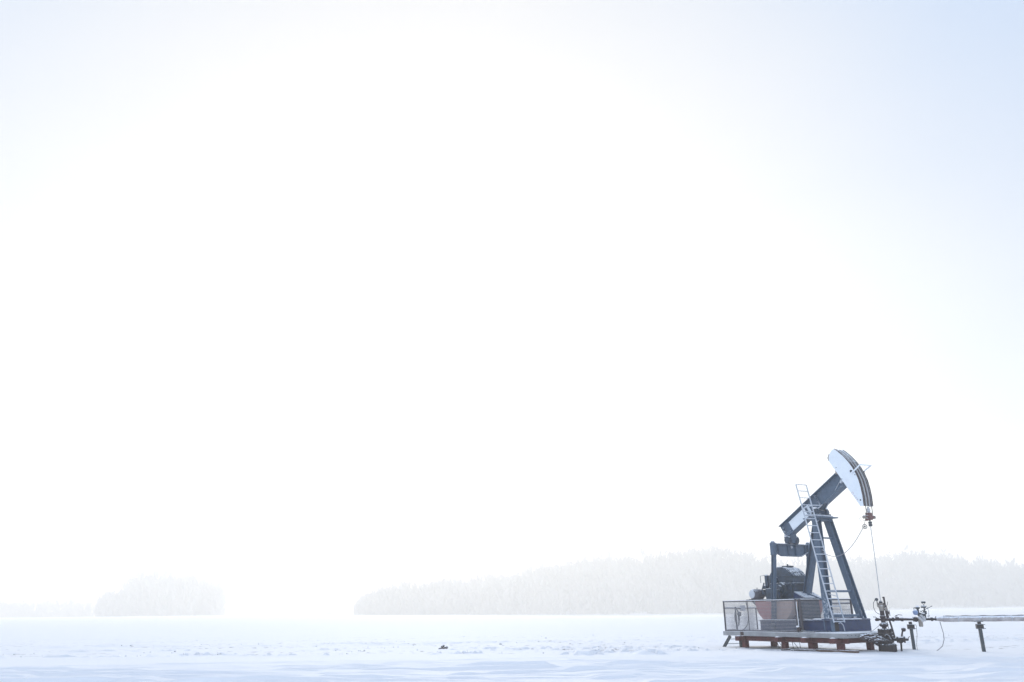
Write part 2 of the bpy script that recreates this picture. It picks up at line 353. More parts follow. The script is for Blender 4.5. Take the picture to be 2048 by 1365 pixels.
def ground_z(x, y):
    z = far_z(x, y)
    near = 1 - sstep(90, 240, y)
    z = z + near * (.11 * (fbm(x / 11, y / 8, 3, 1) - .5))
    mid = sstep(33, 38, y) * (1 - sstep(70, 160, y))
    # wind texture of the open field
    z = z + mid * .06 * (fbm(x / 3.0, y / 1.6, 4, 5) - .5)
    # trodden, rutted road across the foreground
    road = 1 - sstep(30.5, 34.5, y + .004 * (x - 5) ** 2 * .6)
    road = road * (1 - .75 * sstep(11, 17, x) * sstep(27, 31, y))
    amp = .35 + .65 * fbm(x / 7, y / 3, 2, 31)
    z = z + road * .05 * amp * (fbm(x / 5.0 + y * .1, y / 1.15, 4, 9) - .5)
    z = z + road * .045 * (fbm(x / .8, y / .5, 3, 17) - .5) * sstep(-9, 2, x) * (1 - sstep(7, 13, x))
    tn = fbm(x / 7.0 + .15 * y, y / 1.5, 3, 23) * 9; tf = tn - np.floor(tn)
    z = z + road * .10 * amp * (np.floor(tn) + sstep(.72, 1, tf) - 4.5) / 9 * sstep(.35, .6, fbm(x / 9, y / 4, 2, 77))
    # wind crust and sled tracks: long low steps that face the viewer's side, running across the road
    for sp, A, sd in ((1.05, .042, 3), (2.3, .064, 8), (.70, .026, 13), (1.45, .046, 19)):
        ph_ = (y + .0045 * (x - 4) ** 2 + .35 * np.sin(x / 7.3 + sd) + .9 * fbm(x / 5.0, y / 2.2, 4, sd)) / sp
        n_ = np.floor(ph_); f_ = ph_ - n_
        m_ = sstep(.42, .60, vnoise(x / 2.0 + n_ * 5.3, n_ * 3.7, sd + 40)) * (.55 + .7 * vnoise(x / .7, n_ * 1.9, sd + 50)) * (1.35 - .9 * sstep(25, 31, y))
        z = z + road * A * m_ * (sstep(0, .10, f_) - sstep(.10, 1.0, f_))
    for y0, sl, cv, ph, dep, w in RUTS:
        yc = y0 + sl * x - cv * (x - 4) ** 2 + .25 * np.sin(x / 6.5 + ph)
        t = (y - yc) / w
        m = sstep(.3, .55, fbm(x / 5 + ph * 7, y0, 2, 41))
        z = z + road * .45 * dep * m * (-np.exp(-t * t) + .55 * np.exp(-(t - 1.7) ** 2 * 1.4) + .4 * np.exp(-(t + 1.7) ** 2 * 1.4))
    # low ploughed ridge of clods beyond the road
    def band(yc, w): return np.exp(-((y - yc) / w) ** 2)
    rid = band(36.2 + .25 * np.sin(x / 3), 1.0) * (1 - sstep(8, 12, x)) + .8 * band(40.5, 1.6) * (1 - sstep(9, 15, x)) + .45 * band(48, 4) + .6 * band(41 + .1 * x, 2.2) * sstep(16, 20, x)
    cl = np.maximum(0, fbm(x / .24, y / .40, 3, 51) - .58) * sstep(.40, .62, fbm(x / 3.5, y / 2.0, 2, 61))
    z = z + rid * np.minimum(cl * 1.0, .12)
    z = z + .03 * band(35.4, .8) * (1 - sstep(8, 12, x)) * fbm(x / 2, y, 2, 3)
    # broken slabs of packed snow at the road edge
    for xs, ys, ww in ((2.6, 34.2, .75), (5.2, 34.3, .6)):
        q = np.exp(-((x - xs) / ww) ** 4 - ((y - ys) / .75) ** 4)
        z = z + q * (.02 + .16 * sstep(.45, .52, vnoise(x / .30, y / .5, 71)))
    # small drifts against the piles, posts and the well, with a scoured hollow beside them
    ca_, sa_ = math.cos(TH0), math.sin(TH0); lx = (x - WX0) * ca_ + (y - WY0) * sa_; ly = -(x - WX0) * sa_ + (y - WY0) * ca_
    pad = sstep(-10, -8, lx) * (1 - sstep(3.5, 6, lx)) * sstep(-3.6, -2.2, ly) * (1 - sstep(3.5, 6, ly))
    z = z * (1 - .85 * pad) - .045 * pad
    for wx, wy in DRIFT:
        dd = (x - wx) ** 2 + (y - wy) ** 2; near_ = dd < 4
        z = z + np.where(near_, .025 * np.exp(-dd / .16) - .045 * np.exp(-(((x - wx - .32) / .30) ** 2 + ((y - wy + .42) / .30) ** 2)), 0)
    # trodden snow in front of the platform
    ca_, sa_ = math.cos(TH0), math.sin(TH0); lx = (x - WX0) * ca_ + (y - WY0) * sa_; ly = -(x - WX0) * sa_ + (y - WY0) * ca_
    tr = sstep(-9, -7.5, lx) * (1 - sstep(.4, 1.6, lx)) * sstep(-3.4, -2.2, ly) * (1 - sstep(-1.9, -1.3, ly))
    z = z + tr * .07 * (fbm(x / .5, y / .6, 3, 83) - .5)
    z = z + .10 * np.exp(-(((x - 15.9) / 1.0) ** 2 + ((y - 35.2) / 1.3) ** 2))
    return z
DRIFT = []
TH0, WX0, WY0 = math.radians(-60), 14.664, 34.9
for lx_ in (-6.36, -4.04, -2.6, -1.16):
    for ly_ in (-1.28, .5): DRIFT.append((WX0 + lx_ * math.cos(TH0) - ly_ * math.sin(TH0), WY0 + lx_ * math.sin(TH0) + ly_ * math.cos(TH0)))
DRIFT += [(15.6, 34.63), (17.96, 33.98), (14.66, 34.9)]
def gz(x, y): return float(ground_z(np.array([float(x)]), np.array([float(y)]))[0])

def grow(a, b, s, g):
    out = [a]; 
    while abs(out[-1] - a) < abs(b - a):
        out.append(out[-1] + math.copysign(s, b - a)); s = min(s * g, 11)
    out[-1] = b; return out
xs = np.array(sorted(set(grow(-17, -1480, .12, 1.09)[1:] + list(np.arange(-17, 25, .075)) + grow(25, 1480, .12, 1.09))))
ys = np.array(sorted(set(grow(19, -30, .2, 1.3)[1:] + list(np.arange(19, 37, .05)) + list(np.arange(37, 50, .09)) + grow(50, 1480, .14, 1.03))))
X, Y = np.meshgrid(xs, ys)
Zg = ground_z(X.ravel(), Y.ravel())
nx, ny = len(xs), len(ys)
co = np.stack([X.ravel(), Y.ravel(), Zg], 1).astype(np.float32)
idx = np.arange(nx * ny).reshape(ny, nx)
q = np.stack([idx[:-1, :-1], idx[:-1, 1:], idx[1:, 1:], idx[1:, :-1]], -1).reshape(-1, 4).astype(np.int32)
def np_mesh(name, co, faces, m, smooth=True):
    k = faces.shape[1]
    me = bpy.data.meshes.new(name); me.vertices.add(len(co)); me.vertices.foreach_set('co', co.ravel())
    me.loops.add(faces.size); me.loops.foreach_set('vertex_index', faces.ravel())
    me.polygons.add(len(faces)); me.polygons.foreach_set('loop_start', np.arange(0, faces.size, k, dtype=np.int32))
    me.polygons.foreach_set('use_smooth', np.full(len(faces), smooth)); me.materials.append(m); me.update(calc_edges=True)
    o = bpy.data.objects.new(name, me); COL.objects.link(o); return o
g = np_mesh('ground', co, q, FIELD); tag(g, 'snow covered field with ruts and low clods', 'ground', kind='structure')

# ---------------------------------------------------------------- far woods
FROST = mat('frosted_branches', (.46, .435, .40), .9, scale=.05, var=.15)
def az(u): return (u - 1029) / F_PX * .951
def wood(name, label, cat, prof, dist, depth, n, tall, seed, col=FROST, hill=None):
    """prof: (photo column, height of the crown line in metres); trees of about `tall` metres on a low rise"""
    r = np.random.default_rng(seed); us = [p[0] for p in prof]; hs = [p[1] for p in prof]
    V = []; 
    for i in range(n):
        u = r.uniform(us[0], us[-1]); d = dist + depth * r.uniform(0, 1) ** 1.25; top = np.interp(u, us, hs)
        x = az(u) * d; zb = gz(x, d); k = (d - dist) / max(depth, 1)
        H = tall * r.uniform(.78, 1.0)
        base = 0
        H = min(H, max(3, top)) * r.choice([.85, .92, 1, 1, 1.05]) * (.89 + .30 * float(fbm(np.array([x / 26.0]), np.array([d / 40.0]), 2, seed)[0]))
        if i % 2 == 0: H *= r.uniform(.15, .5)                       # undergrowth between the tall stems
        wd = H * r.uniform(.10, .2) + 1.2
        # stem
        m = 50
        t = r.beta(1.1, 1.5, m); ang = r.uniform(0, 2 * math.pi, m); rad = np.sqrt(r.uniform(0, 1, m)) * wd * (.35 + .9 * np.sin(np.pi * np.clip(t * .8 + .15, 0, 1)))
        c = np.stack([x + rad * np.cos(ang), d + rad * np.sin(ang), zb + base + t * H], 1)
        L = r.uniform(.9, 2.6, m)[:, None] * (H / 18); wv = r.uniform(.2, .75, m)[:, None] * (H / 18)
        up = np.stack([np.cos(ang) * .55 + r.normal(0, .2, m), np.sin(ang) * .55, np.ones(m)], 1); up /= np.linalg.norm(up, axis=1)[:, None]
        si = np.stack([np.cos(ang * 1.7), np.sin(ang * 1.7), r.normal(0, .3, m)], 1)
        V.append(np.stack([c - si * wv - up * L, c + si * wv - up * L, c + si * wv * .6 + up * L, c - si * wv * .6 + up * L], 1).reshape(-1, 3))
        for s1 in ((.25, 0), (0, .25)):
            a = np.array([[x - s1[0], d - s1[1], zb + base - 1], [x + s1[0], d + s1[1], zb + base - 1], [x + s1[0] * .3, d + s1[1] * .3, zb + base + H], [x - s1[0] * .3, d - s1[1] * .3, zb + base + H]])
            V.append(a)
    V = np.concatenate(V).astype(np.float32)
    o = np_mesh(name, V, np.arange(len(V), dtype=np.int32).reshape(-1, 4), col, False)
    return tag(o, label, cat, kind='stuff')
wood('wooded_hillside', 'pale frosted woodland rising in fog behind the field, widest mass', 'woodland', P1, D1, 95, 4200, TALL, 3)
wood('woodland', 'frosted woodland in fog at the right edge, behind the pipeline', 'woodland', P2, D2, 95, 2400, TALL, 4)
wood('grove', 'isolated grove of tall frosted bare trees in fog on the left', 'grove', P3, D3, 50, 420, 44, 5)
wood('far_thicket', 'very faint thicket in fog at the left edge beyond the grove', 'thicket', P4, D4, 50, 260, 20, 6)
wood('far_hedge', 'low faint hedge line between the grove and the wooded hillside', 'hedge', P5, D4, 20, 260, 6, 8)

# ---------------------------------------------------------------- platform
pt = thing('steel_platform', 'raised steel platform on red oxide piles carrying the pumpjack', 'platform', PF, (-3.5, 0, 0))
XL, XR, YN, YFAR, ZT, ZB = -7.5, -.75, -1.5, 1.3, .655, .475
b = MB()
b.span((XL, YN, ZB), (-6.42, YN + .05, ZT)); b.span((-6.20, YN, ZB), (XR, YN + .05, ZT))
b.span((XR - .05, YN + .052, ZB), (XR, YFAR, ZT)); b.span((XL, YFAR - .05, ZB), (XR - .052, YFAR - .002, ZT)); b.span((XL, YN + .052, ZB), (XL + .05, YFAR - .052, ZT))
for x in (-5.0, -3.8, -2.45): b.span((x, YN - .004, ZB + .004), (x + .012, YN - .001, ZT - .004))
b.build('edge_beam', FASCIA, pt, bevel=.006)
b = MB(); b.span((-6.42, YN + .03, ZB + .01), (-6.2, YN + .12, ZT - .01)); b.build('gusset', RUST, pt)
b = MB(); 
for k in range(5): b.lathe((XR - .01, YN + .22 + k * .235, ZB + .1), (1, 0, 0), [(0, .022), (.013, .022)], 10)
b.each('bolt_hole', BLACK, pt)
b = MB(); b.span((XL + .05, YN + .052, ZT - .06), (XR - .052, YFAR - .052, ZT - .012)); b.build('deck', GREYST, pt)
# lying snow on the deck, uneven
def snow_strip(x0, x1, y0, y1, z, hgt, seed, name, parent, nx=70, ny=24):
    xx = np.linspace(x0, x1, nx); yy = np.linspace(y0, y1, ny); XX, YY = np.meshgrid(xx, yy)
    e = np.minimum(np.minimum(XX - x0, x1 - XX), np.minimum(YY - y0, y1 - YY)); e = sstep(0, min(.06, (y1 - y0) / 3), e)
    Zt = z + .004 + e * hgt * (.35 + .9 * fbm(XX * 2.2, YY * 2.2, 3, seed))
    b = MB(); vs = [(x, y, zz) for x, y, zz in zip(XX.ravel(), YY.ravel(), Zt.ravel())]
    id_ = np.arange(nx * ny).reshape(ny, nx)
    b._add(vs, [tuple(f) for f in np.stack([id_[:-1, :-1], id_[:-1, 1:], id_[1:, 1:], id_[1:, :-1]], -1).reshape(-1, 4)], True)
    lo = [(x0, y0, z), (x1, y0, z), (x1, y1, z), (x0, y1, z)]
    b._add(lo, [(3, 2, 1, 0)])
    edge = [id_[0, :], id_[:, -1], id_[-1, ::-1], id_[::-1, 0]]
    for ed in edge:
        top = [vs[i] for i in ed]; bot = [(p[0], p[1], z) for p in top]; n = len(top)
        b._add(bot + top, [(i, i + 1, n + i + 1, n + i) for i in range(n - 1)])
    return b.build(name, SNOW, parent, fix=False)
snow_strip(XL + .01, XR - .01, YN + .01, YFAR - .01, ZT, .045, 3, 'snow', pt, 160, 40)
BX = (-6.38, -4.06, -2.62, -1.18)
b = MB()
for y in (-1.28, .55): b.ibeam((XL + .2 if y > 0 else -6.48, y, .365), (XR - .02, y, .365), .16, .20)
b.each('long_beam', REDP, pt)
for x in BX:
    b = MB(); b.span((x - .095, -1.78, .27), (x + .095, 1.2, .467)); o = b.build('cross_beam', REDP, pt, bevel=.006)
    b = MB(); b.ball((x, -1.66, .468), .1, 12, (.95, 1.2, .35)); b.build('snow', SNOW, pt)
for x in BX:
    for y in (-1.28, .5):
        wx, wy = PF @ Vector((x, y, 0)), 0
        zb = -.25
        b = MB(); b.lathe((x + .02, y, zb), (0, 0, 1), [(0, .115), (.52, .115)], 8) if False else b.ibeam((x + .02, y, zb), (x + .02, y, .268), .22, .22, (1, 0, 0), .03, .05)
        b.span((x - .08, y - .1, zb), (x + .12, y - .07, .266))
        b.build('pile', REDP, pt, bevel=.005)
b = MB(); b.bar((-6.95, -1.0, .46), (-6.95, -.98, -.2), .1, .1); b.bar((-6.7, .9, .46), (-6.75, .9, -.2), .08, .08); b.each('brace', GREYST, pt)
# little stair at the tail end
b = MB()
for y in (-1.05, .05): b.bar((-7.52, y, .45), (-8.05, y, -.12), .04, .15)
b.each('stringer', GREYST, pt)
for z, x in ((.30, -7.66), (.09, -7.86)):
    b = MB(); b.span((x - .1, -1.02, z - .015), (x + .1, .03, z + .015)); b.build('tread', GALV, pt)
b = MB()
for k in range(7):
    x = -5.6 + k * .22; b.tube([(x, -.2 + random.uniform(-.3, .3), .46), (x + random.uniform(-.1, .1), -.2, .25), (x + random.uniform(-.15, .15), -.1, -.05)], .012, 6)
b.each('hanging_hose', GREYST, pt)

# ---------------------------------------------------------------- safety cage
fc = thing('safety_fence', 'wire mesh guard fence standing round the cranks on the platform', 'fence', PF, (-5.2, -1.4, ZT))
A = Vector((-7.36, -1.45, 0)); Bn = Vector((-3.07, -1.45, 0)); Cf = Vector((-2.42, 1.22, 0)); Dr = Vector((-7.36, 1.22, 0))
def panel(p0, p1, z0, z1, rail=True, sp=.056, rr=.0075, zt1=None):
    d = (p1 - p0); L = d.length; d.normalize(); nrm_ = Vector((-d.y, d.x, 0))
    b = MB(); n = int(L / sp)
    for i in range(1, n):
        t = i * L / n; p = p0 + d * t
        b.tube([(p.x, p.y, z0 + .02), (p.x + random.uniform(-.004, .004), p.y, z1 - .02)], rr, 4, False)
    m = int((z1 - z0) / sp)
    for i in range(1, m):
        z = z0 + i * (z1 - z0) / m; bow = .006 * math.sin(i)
        q = [p0 + d * .02 + nrm_ * (rr * 1.6), (p0 + p1) / 2 + nrm_ * (rr * 1.6 + abs(bow)), p1 - d * .02 + nrm_ * (rr * 1.6)]
        b.tube([(v.x, v.y, z) for v in q], rr, 4, False)
    b.build('mesh_panel', WIRE, fc, fix=False)
    for z, w in ((z1, .05), (z0 + .02, .045)):
        b = MB(); b.bar((p0.x, p0.y, z), (p1.x, p1.y, z), w, w); b.build('rail', POST, fc, bevel=.005)
    # frost line lying on the top rail
    b = MB(); k = 30
    b.tube([(p0.x + d.x * L * i / k, p0.y + d.y * L * i / k, z1 + .028 + .006 * random.random()) for i in range(k + 1)], .016, 6); b.build('snow', SNOW, fc)
panel(A, Bn, ZT + .02, 1.95); panel(Bn + Vector((.05, .05, 0)), Cf, 1.17, 1.96)
panel(A + Vector((0, .05, 0)), Vector((-7.36, .55, 0)), ZT + .02, 1.66, sp=.055)
panel(Dr + Vector((1.2, 0, 0)), Cf + Vector((-.05, 0, 0)), ZT + .02, 1.8, sp=.06)
for p, w, z0, z1 in ((A, .06, ZT, 1.99), (Bn, .07, ZT - .05, 2.0), (Bn + Vector((.16, .06, 0)), .09, ZT + .02, 2.0), (Cf, .07, .7, 1.99), (Dr + Vector((1.2, 0, 0)), .05, ZT, 1.82), (Vector((-7.36, .57, 0)), .05, ZT, 1.68), (Vector((-5.85, -1.45, 0)), .03, ZT, 1.95)):
    b = MB(); b.span((p.x - w / 2, p.y - w / 2, z0), (p.x + w / 2, p.y + w / 2, z1)); b.build('post', POST, fc, bevel=.006)
b = MB(); b.tube([(-2.98, -1.50, z) for z in (.72, 1.2, 1.9)], .015, 6); b.build('snow', SNOW, fc)
b = MB(); b.box((-2.95, -1.53, .80), (.14, .1, .16)); b.tube([(-2.9, -1.5, .74), (-2.6, -1.5, .70), (-2.2, -1.48, .70)], .02, 6); b.build('latch', BROWN, fc, bevel=.01)
b = MB(); b.ball((-3.0, -1.55, .9), .07, 10, (1, 1, .6)); b.build('snow', SNOW, fc)
# control box and cable post inside the cage, near the tail
jb = thing('junction_box', 'small pale electrical box on a thin post inside the fence, near its left end', 'electrical box', PF, (-7.15, -.7, ZT))
b = MB(); b.span((-7.2, -.62, 1.55), (-7.08, -.38, 1.78)); b.build('enclosure', CAPW, jb, bevel=.01)
b = MB(); b.tube([(-7.15, -.95, ZT), (-7.15, -.95, 1.72)], .035, 8); b.bar((-7.15, -.98, 1.66), (-7.15, -.35, 1.62), .05, .05); b.build('post', GREYST, jb)
b = MB()
for k in range(4):
    q = .12 + .04 * k; b.tube([(-7.1, -.93 + q * math.sin(t) * .6, 1.25 + .38 * math.cos(t)) for t in np.linspace(0, 2 * math.pi, 18)], .012, 6)
b.ball((-7.1, -.78, 1.4), .1, 10, (1, 1, 1.2)); b.build('cable_coil', GREYST, jb)
hc = MB(); hc.tube([(-6.0, -1.38, 1.93), (-5.92, -1.4, 1.5), (-5.93, -1.38, 1.2), (-6.05, -1.36, .95), (-6.3, -1.34, .75), (-6.6, -1.34, .70)], .016, 7)
tag(hc.build('black_cable', CABB, None, PF), 'loose black cable hanging behind the fence mesh to the deck', 'cable')

# ---------------------------------------------------------------- pumpjack
pj = thing('pumpjack', 'blue grey oil pumpjack with raised white horsehead', 'pumpjack', PF, (-3.2, 0, ZT))
# skid
b = MB(); zs, ze = .70, 1.15
for y in (-1.12, 1.12): b.ibeam((-5.5, y, (zs + ze) / 2), (-1.60, y, (zs + ze) / 2), .20, ze - zs, tf=.03)
b.span((-1.60, -1.22, zs), (-1.55, 1.22, ze)); b.span((-1.70, -1.22, ze + .002), (-1.5, 1.22, ze + .022))
for x in (-2.6, -3.6, -5.45): b.ibeam((x, -1.02, (zs + ze) / 2), (x, 1.02, (zs + ze) / 2), .2, ze - zs - .01, tf=.03)
b.build('skid', DBLUE, pj, bevel=.006)
b = MB(); b.span((-1.55, -1.24, zs), (-1.49, -1.08, ze + .03)); b.span((-1.9, -1.235, zs), (-1.86, -1.225, ze)); b.each('gusset', BLUE, pj)
b = MB(); b.span((-1.543, -1.05, zs + .03), (-1.52, -.80, ze - .08)); b.build('access_hole', BLACK, pj)
snow_strip(-2.5, -1.62, -1.2, 1.2, ze + .022, .04, 12, 'snow', pj, 20, 40)
snow_strip(-5.4, -2.6, -1.21, -1.04, ze + .001, .03, 14, 'snow', pj, 50, 8)
b = MB(); b.tube([(-1.47, -.86, 1.02), (-1.40, -.80, 1.05), (-1.38, -.70, .95), (-1.40, -.62, .72)], .02, 7); b.build('hose', GALV, pj)
# legs
topz = 5.34
LF0, LF1 = Vector((-1.78, -1.02, ze + .02)), Vector((-2.38, -.36, topz))
RF0, RF1 = Vector((-1.78, 1.02, ze + .02)), Vector((-2.38, .36, topz))
b = MB(); b.ibeam(LF0, LF1, .27, .30, (0, 1, .2), .03, .03); b.build('leg', LEGB, pj, bevel=.006)
b = MB(); b.ibeam(RF0, RF1, .27, .30, (0, -1, .2), .03, .03); b.build('leg', LEGB, pj, bevel=.006)
b = MB(); b.ibeam((-3.72, 0, 2.06), (-2.62, 0, topz), .26, .28, (1, 0, 0), .03, .03); b.build('leg', LEGB, pj, bevel=.006)
def lerp(a, b_, t): return a + (b_ - a) * t
for t, w in ((.035, .10), (.27, .08), (.80, .06)):
    b = MB(); p, q_ = lerp(LF0, LF1, t), lerp(RF0, RF1, t); b.bar(p + Vector((0, .1, 0)), q_ - Vector((0, .1, 0)), w, w * 1.1); b.build('brace', BLUE, pj, bevel=.005)
b = MB(); b.span((-1.86, -.75, 1.19), (-1.70, .95, 1.24)); b.build('foot_bar', DBLUE, pj)
b = MB(); b.bar((-1.93, -.86, 1.9), (-3.4, -.1, 2.2), .05, .06); b.build('brace', BLUE, pj)
for p in (LF0, RF0):
    b = MB(); b.box(p + Vector((0, 0, .012)), (.42, .42, .03)); b.build('foot_plate', DBLUE, pj)
b = MB(); b.span((-2.95, -.55, topz), (-1.95, .55, topz + .05)); b.bar((-2.4, -.5, topz - .06), (-2.4, .5, topz - .06), .3, .1); b.build('top_plate', BLUE, pj, bevel=.006)
# saddle bearing
SB = Vector((-2.42, 0, 5.62))
b = MB(); b.lathe(SB - Vector((0, .42, 0)), (0, 1, 0), [(0, .06), (.02, .15), (.09, .19), (.22, .19), (.23, .12), (.61, .12), (.62, .19), (.75, .19), (.82, .15), (.84, .06)], 18)
for y in (-.3, .3): b.box((SB.x, y, 5.46), (.46, .2, .14))
b.build('saddle_bearing', TEAL, pj, bevel=.008)
for y in (-.33, .33):
    b = MB(); b.ball((SB.x, y, SB.z + .16), .12, 12, (1, .9, .45)); b.each('snow', SNOW, pj)
# walking beam
TA = math.radians(29.3); dB = Vector((math.cos(TA), 0, math.sin(TA))); nB = Vector((-math.sin(TA), 0, math.cos(TA)))
T0 = Vector((-4.57, 0, 4.92)); T1 = Vector((-1.00, 0, 6.92))
b = MB(); b.ibeam(T0, T1, .36, .68, (0, 0, 1), .035, .03)
for t in (.02, .42, .60): 
    c = lerp(T0, T1, t); RB = Matrix((dB, Vector((0, 1, 0)), nB)).transposed()
    b.box(c, (.03, .33, .60), RB)
wb = b.build('walking_beam', BLUE, pj, bevel=.006)
b = MB(); b.box(lerp(T0, T1, .29) - Vector((0, .022, 0)), (1.36, .012, .44), Matrix((dB, Vector((0, 1, 0)), nB)).transposed()); b.build('name_panel', WHITE, wb)
b = MB()
for t in (.09, .15, .205): c = lerp(T0, T1, t) + nB * .34; b.tube([c, c + nB * .06], .035, 8)
b.each('bolt', GREYST, wb)
b = MB(); c = lerp(T0, T1, .59) - nB * .34; b.prism([(c.x - .32, c.z - .19), (c.x + .30, c.z + .17), (SB.x + .16, SB.z + .10), (SB.x - .14, SB.z + .08)], -.15, .15); b.build('saddle_bracket', TEAL, wb, bevel=.006)
b = MB()
for sgn in (-1,):
    b.tube([T1 - nB * .10 - dB * .12 + Vector((0, -.14, 0)), T1 - nB * .14 + dB * .12 + Vector((0, -.3, 0))], .028, 8); b.box(T1 - nB * .2 + Vector((0, -.24, 0)), (.16, .1, .07), Matrix((dB, Vector((0, 1, 0)), nB)).transposed())
b.each('hinge_pin', GALV, wb)
# horsehead
HH = [(-1.40, 7.70), (-1.38, 7.86), (-1.30, 8.02), (-1.18, 8.14), (-1.04, 8.17), (-.87, 8.03), (-.62, 7.78), (-.42, 7.53), (-.26, 7.28), (-.13, 7.01), (-.03, 6.72), (.03, 6.38), (.06, 6.03), (.055, 5.62), (-.11, 5.62), (-.71, 6.58), (-1.09, 7.2)]
arc = HH[4:14]
hh = MB().prism([(x * 1 + .0, z) for x, z in HH[:4]] + arc[:-1] + HH[13:], -.285, -.262).build('horsehead', WHITE, pj, label='white curved horsehead')
b = MB().prism(HH, .262, .285); b.build('cheek_plate', WHITE, hh)
def arc_off(o):
    out = []
    for i, p in enumerate(arc):
        a0 = Vector(arc[max(0, i - 1)]); a1 = Vector(arc[min(len(arc) - 1, i + 1)]); d = (a1 - a0).normalized(); n_ = Vector((-d.y, d.x))
        out.append((p[0] + n_.x * o, p[1] + n_.y * o))
    return out
def arc_strip(y0, y1, o0, o1, k0=0, k1=None):
    a_, c_ = arc_off(o0)[k0:k1], arc_off(o1)[k0:k1]; b = MB(); n = len(a_)
    vs = [Vector((p[0], y, p[1])) for y in (y0, y1) for p in a_] + [Vector((p[0], y, p[1])) for y in (y0, y1) for p in c_]
    fs = []
    for i in range(n - 1): fs += [(i, i + 1, n + i + 1, n + i), (2 * n + i, 3 * n + i, 3 * n + i + 1, 2 * n + i + 1), (i, 2 * n + i, 2 * n + i + 1, i + 1), (n + i, n + i + 1, 3 * n + i + 1, 3 * n + i)]
    fs += [(0, n, 3 * n, 2 * n), (n - 1, 3 * n - 1 + 0, 4 * n - 1, 2 * n - 1)]
    fs[-1] = (n - 1, 3 * n - 1, 4 * n - 1, 2 * n - 1)
    return b._add(vs, fs)
arc_strip(-.262, .262, -.05, -.03).build('face_plate', FACE, hh)
arc_strip(-.295, -.255, .001, .018).build('rim', RUST, hh); arc_strip(.255, .295, .001, .018).build('rim', RUST, hh)
arc_strip(-.14, -.05, -.029, .0).build('rub_strip', FASCIA, hh); arc_strip(.06, .15, -.029, .0).build('rub_strip', FASCIA, hh)
arc_strip(-.03, .04, -.029, -.012, 3).build('rub_strip', RUST, hh)
b = MB().prism([(-1.44, 7.70), (-1.48, 7.84), (-1.39, 8.0), (-1.36, 7.99), (-1.40, 7.72)], -.25, .2); b.span((-1.2, -.2, 7.1), (-1.1, .2, 7.4)); b.each('back_plate', FACE, hh)
for x, z, r in ((-.33, 7.10, .062), (-.06, 5.87, .034), (-1.06, 7.36, .018), (-.16, 6.93, .02)):
    b = MB().lathe((x, -.2945, z), (0, 1, 0), [(0, r), (.012, r)], 14); b.build('bolt_hole', GREYST, hh)
b = MB()      # faint mark on the cheek
b.torus((-.40, -.290, 6.19), (0, 1, 0), .05, .006, 14)
for k in range(3): b.box((-.31 + k * .05, -.290, 6.07 - k * .08), (.03, .006, .05))
b.each('faint_mark', PINK, hh)
b = MB(); b.tube([(-.30, -.33, 7.02), (-.22, -.35, 7.05), (0, -.35, 7.17), (.19, -.35, 7.30), (.20, .34, 7.31), (-.02, .34, 7.2), (-.17, .34, 7.12), (-.26, .33, 7.08)], .03, 8); b.build('guard_tube', WHITE, hh)
b = MB(); b.tube([(-.14, .31, 7.12), (-.16, .32, 6.95), (-.12, .32, 6.8), (-.05, .32, 6.7)], .012, 6); b.build('chain', GREYST, hh)
# bridle
for y in (-.19, .19):
    pts = [(p[0], y, p[1]) for p in arc_off(.004)[3:]]; b = MB(); b.tube(pts + [(.065, y, 5.5), (.06, y * 1.02, 5.22)], .013, 6); b.build('bridle_cable', CABB, pj)
b = MB(); b.span((-.07, -.11, 5.06), (.11, .11, 5.36)); b.span((-.05, -.3, 5.14), (.09, .3, 5.24)); b.span((-.04, -.21, 5.02), (.08, -.12, 5.12)); cb = b.build('carrier_bar', mat('carrier_red', (.16, .08, .075), .7, frost=.5), pj, bevel=.012)
for y in (-.27, .27):
    b = MB().lathe((-.06, y, 5.17), (1, 0, 0), [(0, .06), (.15, .06)], 12); b.build('bolt', KHAKI, cb)
b = MB().lathe((.03, 0, 5.37), (0, 0, 1), [(0, .05), (.03, .075), (.15, .075), (.17, .04), (.22, .04)], 12); b.build('rod_clamp', SILV, cb)
b = MB().lathe((.03, 0, 4.80), (0, 0, 1), [(0, .05), (.02, .075), (.09, .075), (.1, .06), (.12, .075), (.19, .075), (.2, .03), (.26, .03)], 12); b.build('rod_coupling', GREYST, cb)
b = MB().tube([(.03, 0, 5.6), (.02, 0, 3.5), (.0, 0, 1.8)], .017, 8); b.build('polished_rod', SILV, pj)
b = MB(); b.torus((-.12, -.17, 4.80), (1, -.6, 0), .085, .017, 20); b.tube([(-.12, -.17, 4.88), (-.06, -.2, 5.0), (-.02, -.18, 5.07)], .01, 6); b.ball((-.12, -.17, 4.80), .05, 10, (.5, 1, 1)); b.build('load_gauge', GREYST, cb)
b = MB(); b.tube([(-.02, -.2, 5.05), (-.1, -.36, 5.0), (-.14, -.42, 5.10), (-.1, -.36, 5.18)], .008, 6); b.build('loose_wire', CABW, cb)
e0, e1 = Vector((-.14, -.22, 4.80)), Vector((-1.93, -.72, 3.88)); b = MB()
b.tube([lerp(e0, e1, t) + Vector((0, 0, -.62 * 4 * t * (1 - t) * (.75 + .25 * t))) for t in np.linspace(0, 1, 22)], .014, 6); b.build('signal_cable', CABW, pj)
